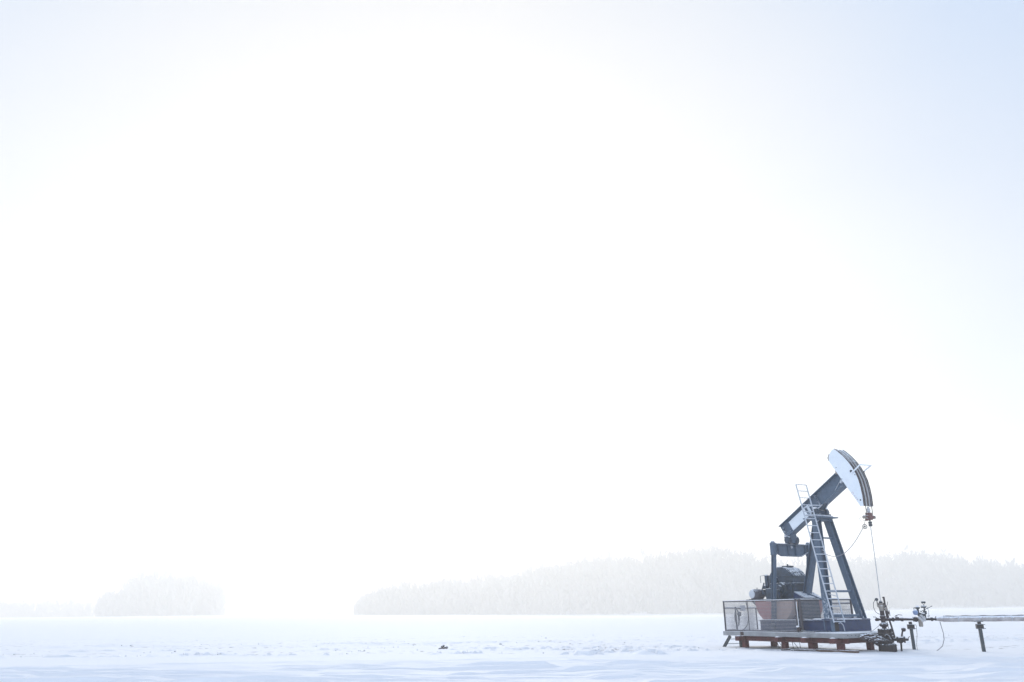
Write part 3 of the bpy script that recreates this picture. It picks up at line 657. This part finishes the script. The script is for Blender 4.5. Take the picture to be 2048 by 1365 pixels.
# tail bearing and equalizer
EX = -4.3
b = MB(); b.prism([(-4.52, 4.78), (-4.05, 5.0), (-4.0, 4.72), (-4.1, 4.42), (-4.48, 4.42)], -.13, .13); b.build('tail_bracket', BLUE, pj, bevel=.008)
b = MB().lathe((-4.22, -.30, 4.56), (0, 1, 0), [(0, .08), (.02, .16), (.14, .17), (.16, .12), (.40, .12), (.42, .19), (.60, .20), (.64, .1)], 16); b.build('tail_bearing', TEAL, pj)
b = MB(); b.ball((-4.2, .2, 4.73), .1, 10, (1, 1.2, .4)); b.ball((-4.35, -.18, 4.74), .08, 10, (1, 1.2, .4)); b.each('snow', SNOW, pj)
b = MB(); eqp = [(-1.05, 4.35), (1.05, 4.35), (1.05, 4.05), (.58, 3.87), (-.62, 3.87), (-1.05, 4.05)]
b.prism(eqp, EX - .02, EX + .02, 'x')
b.span((EX - .11, -1.06, 4.352), (EX + .11, 1.06, 4.385))
for p, q_ in (((-1.05, 4.05), (-.62, 3.87)), ((-.62, 3.858), (.58, 3.858)), ((.58, 3.87), (1.05, 4.05))): b.bar((EX, p[0], p[1]), (EX, q_[0], q_[1]), .20, .022)
for y in (-.22, .24, -.85, .85): b.span((EX - .09, y - .012, 3.88 if abs(y) < .5 else 4.0), (EX + .09, y + .012, 4.345))
b.build('equalizer', BLUE, pj, bevel=.005)
b = MB().lathe((EX + .02, .0, 4.25), (1, 0, 0), [(0, .05), (.05, .05)], 10); b.build('bolt', GALV, pj)
b = MB(); b.tube([(EX + .03, -.95 + i * .19, 4.392) for i in range(11)], .022, 6); b.each('snow', SNOW, pj)
# pitman arms
CP = Vector((-4.72, 0, .86))
for s in (-1, 1):
    y0, y1 = s * 1.12, s * 1.11
    b = MB(); b.ibeam((EX, y0, 3.9), (CP.x, y1, CP.z + .1), .15, .18, (1, 0, 0), .02, .02)
    b.span((EX - .10, y0 - .10, 3.88), (EX + .10, y0 + .10, 4.42)); b.lathe((EX, y0, 4.42), (0, 0, 1), [(0, .10), (.05, .08), (.08, .04)], 12)
    pa = b.build('pitman_arm', BLUE, pj, bevel=.008)
    b = MB(); b.ball((EX, y0, 4.48), .09, 10, (1, 1, .4)); b.build('snow', SNOW, pa)
    b = MB().lathe((CP.x, s * .98, CP.z + .04), (0, s, 0), [(0, .13), (.22, .13), (.26, .08)], 14); b.build('crank_pin', TEAL, pa)
    ca = MB().bar((-4.66, s * .80, 2.42), (CP.x, s * .80, CP.z - .06), .16, .30, (1, 0, 0)).build('crank_arm', TEAL, pj, bevel=.01)
    cx, cz, R = -4.76, 1.93, 1.09
    for side in (-1, 1):
        poly = [(cx + side * .03, cz)] + [(cx + side * (.03 + (R - .03) * math.cos(t)), cz - (R - .13) * math.sin(t) * (1 if t < 1.2 else .99)) for t in np.linspace(-.05, math.pi / 2, 12)]
        b = MB().prism(poly, s * .62, s * .985); b.build('counterweight', CWRED if (side < 0) == (s < 0) or s > 0 else CWTAN, ca, bevel=.02, label='red counterweight' if side < 0 or s > 0 else 'faded tan counterweight')
# pedestal and gearbox
b = MB(); b.span((-5.45, -.5, 1.16), (-3.5, .5, 1.98)); b.span((-5.65, -.62, 1.98), (-3.25, .62, 2.04)); b.span((-5.5, -.98, .70), (-3.7, -.5, 1.14)) if False else None
b.build('pedestal', TEAL, pj, bevel=.008)
b = MB(); b.prism([(-3.9, 2.05), (-3.35, 2.05), (-3.45, 2.10), (-3.85, 2.3)], -.6, -.56); b.prism([(-3.9, 2.05), (-3.35, 2.05), (-3.45, 2.10), (-3.85, 2.3)], .56, .6); b._add([(-3.9, -.56, 2.33), (-3.32, -.56, 2.06), (-3.32, .56, 2.06), (-3.9, .56, 2.33)], [(0, 1, 2, 3)]); b.each('splash_cover', DBLUE, pj)
b = MB(); gp = [(-5.44, 2.05), (-5.44, 2.98), (-5.04, 3.40), (-4.54, 3.40), (-4.30, 3.33), (-4.12, 3.18), (-3.97, 3.0), (-3.93, 2.72), (-3.93, 2.05)]
b.prism(gp, -.42, .42); b.span((-5.3, -.50, 2.62), (-3.84, .50, 2.70))
b.prism([(-5.0, 2.98), (-4.97, 3.26), (-4.80, 3.385), (-4.56, 3.395), (-4.31, 3.32), (-4.13, 3.17), (-4.0, 2.98)], -.47, -.43)
for x in (-5.0, -4.55, -4.1): b.span((x - .02, -.47, 2.06), (x + .02, -.42, 2.62))
b.lathe((-4.66, -.72, 2.42), (0, 1, 0), [(0, .2), (.12, .2), (.13, .3), (.28, .33)], 20)
b.lathe((-5.0, -.56, 2.85), (0, 1, 0), [(0, .12), (.14, .16)], 16)
gb = b.build('gearbox', TEAL, pj, bevel=.012)
b = MB()
for i in range(9): b.lathe((-5.22 + i * .16, -.46, 2.71), (0, 0, 1), [(0, .022), (.05, .022)], 6)
b.each('bolt', TEAL, gb)
b = MB(); b.box((-4.6, 0, 3.43), (.34, .4, .06)); b.lathe((-4.6, 0, 3.46), (0, 0, 1), [(0, .04), (.07, .04)], 8); b.build('inspection_cover', TEAL, gb, bevel=.01)
snow_strip(-4.95, -4.78, -.40, .3, 3.402, .03, 21, 'snow', gb, 10, 12)
snow_strip(-4.9, -4.4, -.50, -.475, 2.70, .02, 23, 'snow', gb, 14, 4)
# drive side: sheave, brake gear, motor
b = MB(); b.span((-5.62, -.5, 2.04), (-5.24, .5, 2.5)); b.build('bearing_housing', TEAL, pj, bevel=.02)
b = MB().lathe((-5.55, .62, 2.75), (0, 1, 0), [(0, .40), (.03, .42), (.06, .38), (.09, .42), (.12, .38), (.15, .42), (.18, .40)], 28); b.build('sheave', TEAL, pj)
b = MB(); b.box((-5.62, -.25, 2.82), (.16, .26, .5)); b.box((-5.7, -.35, 2.55), (.2, .2, .14)); b.tube([(-5.75, -.3, 3.08), (-5.95, -.38, 3.06), (-5.95, -.38, 2.75)], .014, 6); b.tube([(-5.72, -.2, 2.1), (-5.75, -.25, 2.6), (-5.68, -.2, 3.1)], .045, 8)
b.tube([(-5.66, -.42, 2.2), (-5.8, -.5, 2.45), (-5.72, -.42, 2.75)], .03, 8); b.box((-5.8, -.4, 2.35), (.14, .14, .2)); b.build('brake_gear', TEAL, pj, bevel=.01)
b = MB(); b.ball((-5.66, -.3, 3.09), .07, 10, (1, 1.4, .4)); b.ball((-5.72, -.4, 2.66), .05, 10, (1, 1, .5)); b.each('snow', SNOW, pj)
b = MB(); b.span((-6.75, -.62, 1.97), (-5.5, -.50, 2.03)); b.span((-6.75, .2, 1.97), (-5.5, .32, 2.03)); b.span((-6.55, -.62, 2.031), (-6.05, .32, 2.05))
b.bar((-6.4, -.56, 1.96), (-5.5, -.56, 1.3), .06, .08); b.bar((-6.4, .26, 1.96), (-5.5, .26, 1.3), .06, .08); b.build('motor_mount', GREYST, pj)
b = MB().lathe((-6.3, -.66, 2.26), (0, 1, 0), [(0, .18), (.04, .212), (.62, .212), (.66, .16), (.9, .06)], 24)
for k in range(9): b.lathe((-6.3, -.55 + k * .055, 2.26), (0, 1, 0), [(0, .212), (.004, .226), (.02, .226), (.024, .212)], 24)
b.box((-6.3, -.35, 2.07), (.36, .4, .06)); mo = b.build('motor', MOTG, pj)
b = MB().lathe((-6.3, -.672, 2.26), (0, 1, 0), [(0, .175), (.012, .18)], 24); b.build('end_cap', CAPW, mo)
b = MB(); b.torus((-6.3, -.3, 2.51), (1, 0, 0), .04, .009, 12); b.box((-6.12, -.3, 2.35), (.14, .2, .16)); b.build('terminal_box', MOTG, mo)
b = MB().lathe((-6.3, .28, 2.26), (0, 1, 0), [(0, .14), (.18, .14)], 18); b.build('motor_pulley', GREYST, mo)
b = MB(); b.tube([(-6.28, .33, 2.4), (-5.5, .72, 3.15)], .02, 6); b.tube([(-6.2, .33, 2.15), (-5.3, .72, 2.42)], .02, 6); b.each('drive_belt', CABB, pj)
# ladder
lb0, lb1, lt0, lt1 = Vector((-1.36, -1.25, 1.06)), Vector((-1.36, -.62, 1.06)), Vector((-2.28, -1.50, 6.72)), Vector((-2.28, -.86, 6.74))
b = MB(); b.tube([lb0, lt0], .028, 8); b.tube([lb1, lt1], .028, 8); b.tube([lt0, lt1], .02, 8); ld = b.build('ladder', GALV, pj)
for i in range(20):
    t = (i + .12) * 0.0525
    if t > .985: break
    b = MB(); b.tube([lerp(lb0, lt0, t), lerp(lb1, lt1, t)], .021, 6); b.build('rung', GALV, ld)
for t in (.18, .5, .72):
    b = MB(); b.tube([lerp(lb1, lt1, t), lerp(LF0, LF1, min(1, t * 1.35)) + Vector((.1, 0, 0))], .018, 6); b.build('standoff', GALV, ld)
# small work hoops round the saddle, with ring below
def hoop(z, x0, ya, yb, out, r, name='hoop_rail', tilt=0):
    pts = [(x0 + out * math.sin(t), (ya + yb) / 2 - (yb - ya) / 2 * math.cos(t), z + tilt * math.sin(t)) for t in np.linspace(0, math.pi, 16)]
    MB().tube(pts, r, 8).build(name, GALV, pj)
MB().tube([(-2.15, -1.45, 5.67), (-2.0, -1.25, 5.76), (-1.93, -.98, 5.82), (-1.95, -.62, 5.84), (-2.02, -.35, 5.86), (-2.12, -.19, 5.90), (-2.2, -.24, 5.82), (-2.25, -.32, 5.76)], .024, 8).build('hoop_rail', GALV, pj)
hoop(5.40, -2.1, -1.33, .30, .28, .024)
b = MB(); b.tube([(-2.1, -1.33, 5.40), (-2.4, -.5, 5.42)], .02, 6); b.tube([(-2.2, .1, 5.75), (-1.2, -.05, 6.75)], .012, 6); b.each('hand_rail', GALV, pj)

# ---------------------------------------------------------------- wellhead
wh = thing('wellhead', 'dark iron wellhead stack with valves beneath the polished rod', 'wellhead', WF, (0, 0, 0))
b = MB().lathe((0.02, 0, -.2), (0, 0, 1), [(0, .34), (.42, .335), (.46, .30)], 24); b.build('cellar_ring', BLACK, wh)
b = MB().lathe((0, 0, .24), (0, 0, 1), [(0, .2), (.06, .2), (.061, .29), (.13, .29), (.131, .18), (.2, .18), (.201, .27), (.27, .27), (.271, .2), (.34, .22), (.341, .28), (.42, .28), (.421, .25), (.56, .25), (.58, .20)], 24)
for k in range(12):
    a_ = k * math.pi / 6; b.lathe((.24 * math.cos(a_), .24 * math.sin(a_), .42), (0, 0, 1), [(0, .02), (.40, .02)], 6)
b.build('casing_head', BLACK, wh, bevel=.004)
b = MB().lathe((0, 0, .8), (0, 0, 1), [(0, .085), (.08, .085), (.10, .13), (.14, .165), (.18, .17), (.22, .14), (.25, .085), (.42, .085), (.43, .11), (.5, .11), (.51, .085), (.68, .085), (.69, .1)], 20); b.build('tubing_head', BROWN, wh)
b = MB(); b.lathe((-.30, 0, 1.17), (1, 0, 0), [(0, .05), (.03, .065), (.1, .065), (.11, .04), (.30, .06), (.62, .06), (.63, .085), (.7, .085), (.71, .055), (1.0, .055)], 14); b.build('pumping_tee', BROWN, wh)
b = MB(); b.box((-.2, -.1, 1.17), (.10, .12, .12)); vb = b.build('valve', BROWN, wh, bevel=.02)
b = MB(); b.tube([(-.2, -.17, 1.2), (-.26, -.18, 1.26), (-.36, -.18, 1.27)], .014, 6); b.build('handle', BLACK, vb)
b = MB(); b.box((.52, -.08, 1.19), (.14, .12, .14)); b.tube([(.5, -.1, 1.25), (.52, -.1, 1.31)], .02, 6); vb = b.build('valve', BROWN, wh, bevel=.02)
b = MB(); b.tube([(.44, -.1, 1.26), (.48, -.1, 1.31), (.58, -.1, 1.345), (.72, -.1, 1.33)], .014, 6); b.build('handle', BLACK, vb)
b = MB().lathe((0, 0, 1.48), (0, 0, 1), [(0, .07), (.03, .095), (.2, .09), (.22, .075), (.28, .09), (.30, .09)], 16); b.build('stuffing_box', KHAKI, wh)
b = MB().lathe((0, 0, 1.775), (0, 0, 1), [(0, .06), (.01, .07), (.07, .068), (.08, .05), (.1, .05)], 12)
for s in (-1, 1): b.tube([(s * .09, 0, 1.6), (s * .10, 0, 1.80)], .015, 6)
b.build('gland_cap', BLACK, wh)
b = MB(); b.tube([(-.08, -.02, 1.62), (-.13, -.02, 1.66), (-.13, -.02, 1.86)], .022, 8); b.box((-.1, -.02, 1.68), (.08, .07, .08)); st = b.build('gauge_stem', KHAKI, wh)
b = MB().lathe((-.14, -.05, 1.93), (0, 1, 0), [(0, .06), (.02, .065), (.07, .065)], 16); b.build('pressure_gauge', GREYST, wh)
b = MB(); b.tube([(-.20, -.03, 1.92), (-.27, -.04, 1.80), (-.29, -.05, 1.62), (-.24, -.05, 1.46), (-.14, -.04, 1.38), (-.04, -.02, 1.36)], .011, 6); b.build('gauge_line', CABB, wh)
b = MB(); b.tube([(.135, .02, 2.02), (.15, .02, 1.65)], .034, 8); b.tube([(.125, .02, 2.03), (.127, .02, 1.98)], .045, 8); b.tube([(.15, .02, 1.66), (.17, .02, 1.45), (.18, .02, 1.2)], .058, 10); b.tube([(.18, .02, 1.66), (.24, -.02, 1.74), (.25, -.02, 1.84)], .009, 5)
b.tube([(.08, .01, 1.55), (.2, .02, 1.50)], .03, 8); b.box((.18, .01, 1.42), (.14, .12, .10)); b.tube([(.26, 0, 1.52), (.27, 0, 1.30)], .016, 6); b.build('bleed_line', BROWN, wh)
b = MB(); b.box((.15, -.03, 1.56), (.09, .06, .12)); b.build('bleed_valve', KHAKI, wh, bevel=.01)
b = MB(); b.tube([(.22, .03, 1.18), (.27, .03, .9), (.33, .03, .5)], .036, 10); b.tube([(.12, -.03, 1.15), (.16, -.06, .8), (.2, -.08, .5)], .013, 6); b.lathe((.3, .03, .48), (0, 0, 1), [(0, .06), (.07, .06)], 10); b.build('side_pipe', BROWN, wh)
b = MB(); b.lathe((.2, 0, .42), (1, 0, 0), [(0, .10), (.06, .10), (.07, .06), (.18, .06), (.19, .12), (.25, .12), (.26, .08), (.36, .1), (.44, .1), (.45, .13), (.5, .13), (.51, .05), (.6, .05)], 14); b.box((.52, 0, .36), (.16, .16, .14)); cv = b.build('casing_valve', BLACK, wh, bevel=.012)
b = MB(); b.tube([(.56, 0, .45), (.60, 0, .58), (.64, 0, .72), (.67, 0, .78)], .032, 10); b.ball((.69, 0, .79), .085, 14); b.build('elbow', BROWN, cv)
b = MB(); b.ball((.56, -.02, .50), .07, 10, (1.2, 1, .4)); b.ball((.67, -.02, .85), .05, 10, (1.2, 1, .4)); b.each('snow', SNOW, cv)
b = MB(); b.tube([(.7, -.05, .42), (.82, -.07, .43)], .02, 6); b.tube([(.80, -.07, .38), (.82, -.07, .50), (.88, -.07, .53)], .014, 6); b.build('handle', BLACK, cv)
b = MB(); b.tube([(.53, 0, .3), (.50, 0, -.15)], .035, 8); b.build('prop', BLACK, cv)
b = MB(); b.tube([(-.02, -.3, .58), (.06, -.32, .62), (.14, -.33, .56), (.17, -.33, .46), (.20, -.32, .44)], .016, 6); b.tube([(-.16, -.31, .52), (0, -.33, .43), (.1, -.33, .40)], .012, 6); b.build('frosted_hose', CABW, wh)
b = MB(); b.tube([(-.14, -.05, 1.0), (-.2, -.1, .92), (-.45, -.1, .74), (-.55, -.1, .7)], .008, 5); b.build('ground_wire', CABB, wh)
# lumpy frosted wrap on the line running in from the left
b = MB(); b.tube([(-.95, -.12, .50), (-.1, -.1, .42)], .07, 10)
for k in range(46):
    x = -.92 + .84 * random.random() ** .9; b.ball((x, -.12 + random.uniform(-.1, .06), .45 + random.uniform(-.12, .12) - .04 * x), random.uniform(.04, .09), 8, (1.2, 1, .8), .25)
b.build('frosted_wrap', WRAP, wh)
b = MB()
for k in range(16):
    x = random.uniform(-.5, -.05); b.tube([(x, -.13, .36), (x + random.uniform(-.03, .03), -.13, .36 - random.uniform(.1, .22))], .022, 6, r2=.004)
for k in range(14): b.ball((random.uniform(-.35, .35), random.uniform(-.25, -.1), random.uniform(.2, .62)), random.uniform(.04, .09), 8, (1.2, 1, .9), .3)
b.build('hanging_crust', BROWN, wh)

# ---------------------------------------------------------------- flowline
fa = math.radians(6.5); fd = Vector((math.cos(fa), math.sin(fa), 0)); FW = WF @ Matrix.Rotation(fa, 4, 'Z')
ZL = 1.17
XS = 0.93
fl = thing('flowline', 'insulated pipeline with black fittings running right from the wellhead', 'pipeline', FW, (1.0, 0, ZL))
b = MB(); b.lathe((.70, 0, ZL), (1, 0, 0), [(0, .05), (.01, .08), (.09, .08), (.10, .05), (.16, .05)], 14); b.tube([(.80, 0, ZL), (1.3, 0, ZL)], .052, 10); b.build('union', BROWN, fl)
b = MB(); b.lathe((1.18, 0, ZL), (1, 0, 0), [(0, .09), (.04, .09), (.05, .07), (.15, .07), (.16, .09), (.2, .09)], 14); b.lathe((1.28, -.1, ZL), (0, 1, 0), [(0, .07), (.03, .1), (.2, .1)], 14); b.tube([(1.3, 0, ZL), (1.95, 0, ZL)], .05, 10); b.build('check_valve', BLACK, fl, bevel=.004)
b = MB(); b.lathe((1.45, -.03, .89), (0, 0, 1), [(0, .07), (.02, .085), (.2, .085), (.22, .1), (.27, .1)], 16); b.build('strainer_bowl', KHAKI, fl)
b = MB(); b.bar((1.36, -.08, 1.27), (1.56, -.08, 1.08), .10, .10); b.box((1.62, 0, 1.17), (.1, .14, .16)); b.tube([(1.5, -.02, 1.33), (1.62, -.02, 1.12)], .06, 10); b.build('strainer_body', SILV, fl, bevel=.015)
b = MB().lathe((1.86, 0, ZL), (1, 0, 0), [(0, .05), (.02, .075), (.08, .075), (.1, .05), (.16, .045), (.17, .06), (.22, .06)], 12); b.tube([(2.02, -.02, ZL + .02), (2.08, -.05, ZL + .1)], .014, 6); b.build('coupling', BLACK, fl)
# insulated run with slightly uneven jacket
b = MB(); pts = []; rs = []
for i in range(90):
    x = 2.07 + i * .09; pts.append((x, .004 * math.sin(i * 1.3), ZL - .003 + .0035 * (x - 2) + .004 * math.sin(i * .7))); rs.append((.055 + .05 * min(1, i / 3)) * (1 + .02 * math.sin(i * 2.1)))
b.tube(pts, rs, 18); b.build('insulation', INSU, fl)
b = MB(); pts = []; 
for i in range(80):
    x = 2.35 + i * .098; pts.append((x, -.02, ZL + .105 + .0035 * (x - 2) + .008 * math.sin(i * .9)))
b.tube(pts, .017, 6); b.build('jacket_seam', RUST, fl)
b = MB()
for x in (2.9, 3.7, 4.9, 6.2): b.lathe((x, 0, ZL + .0035 * (x - 2)), (1, 0, 0), [(0, .112), (.03, .112)], 18)
b.each('jacket_band', GALV, fl)
# instrument cluster mounted on the line
ic = thing('instrument_cluster', 'frosty valve and gauge cluster on top of the flowline between its two supports', 'valve cluster', FW, (1.5, 0, ZL + .08))
b = MB(); b.lathe((1.26, -.06, 1.42), (.35, -.8, .1), [(0, .05), (.03, .10), (.10, .11), (.16, .06)], 18); b.build('diaphragm', BALL, ic)
b = MB(); b.tube([(1.42, 0, 1.2), (1.42, 0, 1.6)], .045, 10); b.lathe((1.42, 0, 1.55), (0, 0, 1), [(0, .05), (.02, .09), (.07, .09), (.09, .05), (.13, .03)], 14); b.tube([(1.42, 0, 1.58), (1.28, 0, 1.6), (1.26, 0, 1.5)], .02, 7); b.tube([(1.3, 0, 1.42), (1.55, 0, 1.36)], .04, 8); b.build('regulator', GREYST, ic)
b = MB(); b.tube([(1.5, -.05, 1.45), (1.98, -.12, 1.66)], .014, 6); b.build('lever', GREYST, ic)
b = MB(); b.tube([(1.68, 0, 1.15), (1.68, 0, 1.72)], .03, 8); b.box((1.68, 0, 1.42), (.13, .1, .13)); b.box((1.66, 0, 1.62), (.2, .1, .06)); b.ball((1.64, 0, 1.80), .05, 12); b.ball((1.72, 0, 1.80), .05, 12); b.tube([(1.58, 0, 1.68), (1.8, 0, 1.66)], .012, 6); b.box((1.60, 0, 1.32), (.16, .1, .1)); b.build('relief_valve', GREYST, ic, bevel=.008)
b = MB(); b.tube([(1.8, -.02, 1.62), (1.83, -.02, 1.45), (1.80, -.02, 1.22)], .012, 6); b.tube([(1.75, -.02, 1.28), (1.85, -.02, 1.30)], .02, 6); b.tube([(1.5, -.02, 1.5), (1.6, -.02, 1.4), (1.66, -.02, 1.28)], .014, 6); b.build('small_tubing', SILV, ic)
b = MB(); b.ball((1.42, -.02, 1.66), .07, 10, (1.1, 1, .45)); b.ball((1.27, -.08, 1.52), .06, 10, (1.2, 1, .4)); b.ball((1.66, 0, 1.66), .06, 10, (1.5, 1, .4)); b.ball((1.6, -.03, 1.39), .06, 10, (1.3, 1, .4)); b.each('snow', SNOW, ic)
# supports
def support(x, label, w):
    base = (x, 0, -.2)
    t = thing('pipe_support', label, 'pipe support', FW, (x, 0, 0), 'posts under the flowline')
    MB().span((x - w / 2, -w / 2, -.3), (x + w / 2, w / 2, .80)).build('post', GREYST, t, bevel=.006)
    b = MB(); b.span((x - .13, -.12, .80), (x + .13, .12, .98)); b.span((x - .06, -.06, .98), (x + .06, .06, 1.08)); b.span((x - .16, -.14, 1.055), (x + .14, .14, 1.07)) if x > 2 else None; b.build('clamp_head', BLACK, t, bevel=.006)
    for z in (.96, .82):
        MB().tube([(x - .17, -.13, z), (x + .19, -.13, z)], .012, 6).build('u_bolt', GREYST, t)
    return t
support(1.05, 'slim black post carrying the bare pipe right beside the wellhead', .12)
support(3.68, 'lone black post under the insulated pipe near the right edge', .125)
b = MB(); b.tube([(2.2, -.03, 1.08), (2.22, -.03, .9), (2.26, -.03, .65), (2.25, -.03, .42), (2.15, -.03, .18), (1.97, -.03, .04), (1.90, -.03, .02)], .014, 7)
tag(b.build('drain_hose', MOTG, None, FW), 'thin curved hose hanging from the insulated pipe to the snow', 'hose')
b = MB(); b.tube([(1.26, -.03, .95), (1.24, -.04, .6), (1.16, -.04, .2), (1.17, -.04, -.1)], .008, 6)
tag(b.build('thin_wire', CABB, None, FW), 'thin wire running down beside the nearer pipe support post', 'wire')

XS = 1.0
# ---------------------------------------------------------------- things lying under the platform
def onground(x, y): p = PF @ Vector((x, y, 0)); return gz(p.x, p.y)
z = onground(-2.0, -1.5)
b = MB(); b.bar((-3.1, -1.62, onground(-3.1, -1.6) + .035), (-.2, -1.50, onground(-.2, -1.5) + .04), .20, .09); tag(b.build('timber_plank', WOOD, None, PF, bevel=.01), 'long dark timber lying half buried in snow before the piles', 'plank')
b = MB(); b.tube([(-3.6, -2.0, onground(-3.6, -2) + .03), (-3.1, -2.1, onground(-3.1, -2.1) + .06), (-2.6, -2.0, onground(-2.6, -2) + .03), (-2.2, -2.2, onground(-2.2, -2.2) + .05), (-1.7, -2.1, onground(-1.7, -2.1) + .02)], .03, 7)
b.tube([(-3.2, -2.0, onground(-3.2, -2) + .08), (-2.6, -2.35, onground(-2.6, -2.3) + .0)], .025, 6)
tag(b.build('old_rope', BROWN, None, PF), 'dark tangled rope lying on the snow in front of the platform', 'rope')
def clod(px, py, r, label, name='dirt_clod', cat='clod'):
    b = MB(); z = gz(px, py)
    for k in range(14):
        hh_ = random.random() ** 1.3; sp_ = 1.5 * (1 - hh_) + .1
        b.ball((px + random.uniform(-1, 1) * r * sp_, py + random.uniform(-.7, .7) * r * sp_, z + r * (.1 + 1.25 * hh_)), r * random.uniform(.25, .5), 8, (1.1, 1, .8), .35)
    o = b.build(name, EARTH, None); return tag(o, label, cat)
clod(-3.3, 40.9, .125, 'dark frozen dirt clod alone on the open snow left of centre')

# stubble and crumbs of earth poking out of the snow beyond the road
b = MB(); rr_ = random.Random(5); cnt = 0
while cnt < 100:
    py = 36.0 + 26 * rr_.random() ** 2.2; px = rr_.uniform(-24, 30)
    if float(fbm(np.array([px / 2.6]), np.array([py / 1.6]), 2, 91)[0]) < .54 or (px > 11 and py < 42): continue
    r_ = rr_.uniform(.01, .03) * (1.6 if rr_.random() < .1 else 1); z = gz(px, py)
    b.ball((px, py, z + r_ * .3), r_, 6, (1.6, 1, .9), .35); cnt += 1
    if cnt % 4 == 0: b.tube([(px, py, z), (px + rr_.uniform(-.03, .03), py, z + rr_.uniform(.05, .12))], .006, 3)
st_ = b.build('stubble', mat('frosted_stubble', (.55, .53, .52), .95, frost=.7, wear=(.36, .34, .34), scale=20)); tag(st_, 'faint frosted stubble and crumbs of earth scattered over the field beyond the road', 'stubble', kind='stuff')

# ---------------------------------------------------------------- fog
b = MB(); b.span((-1470, -28, -6), (1470, 1470, 100)); hzb = b.build('haze', SNOW, None, fix=True)
hm = bpy.data.materials.new('haze'); hm.use_nodes = True; hm.node_tree.nodes.clear()
pv = N(hm.node_tree, 'ShaderNodeVolumePrincipled'); ho = N(hm.node_tree, 'ShaderNodeOutputMaterial')
pv.inputs['Color'].default_value = (1, .985, .955, 1); pv.inputs['Density'].default_value = HAZE; pv.inputs['Anisotropy'].default_value = .50
hm.node_tree.links.new(pv.outputs[0], ho.inputs['Volume']); hzb.data.materials[0] = hm
tag(hzb, 'thin bright winter fog filling the whole field', 'fog', kind='stuff')
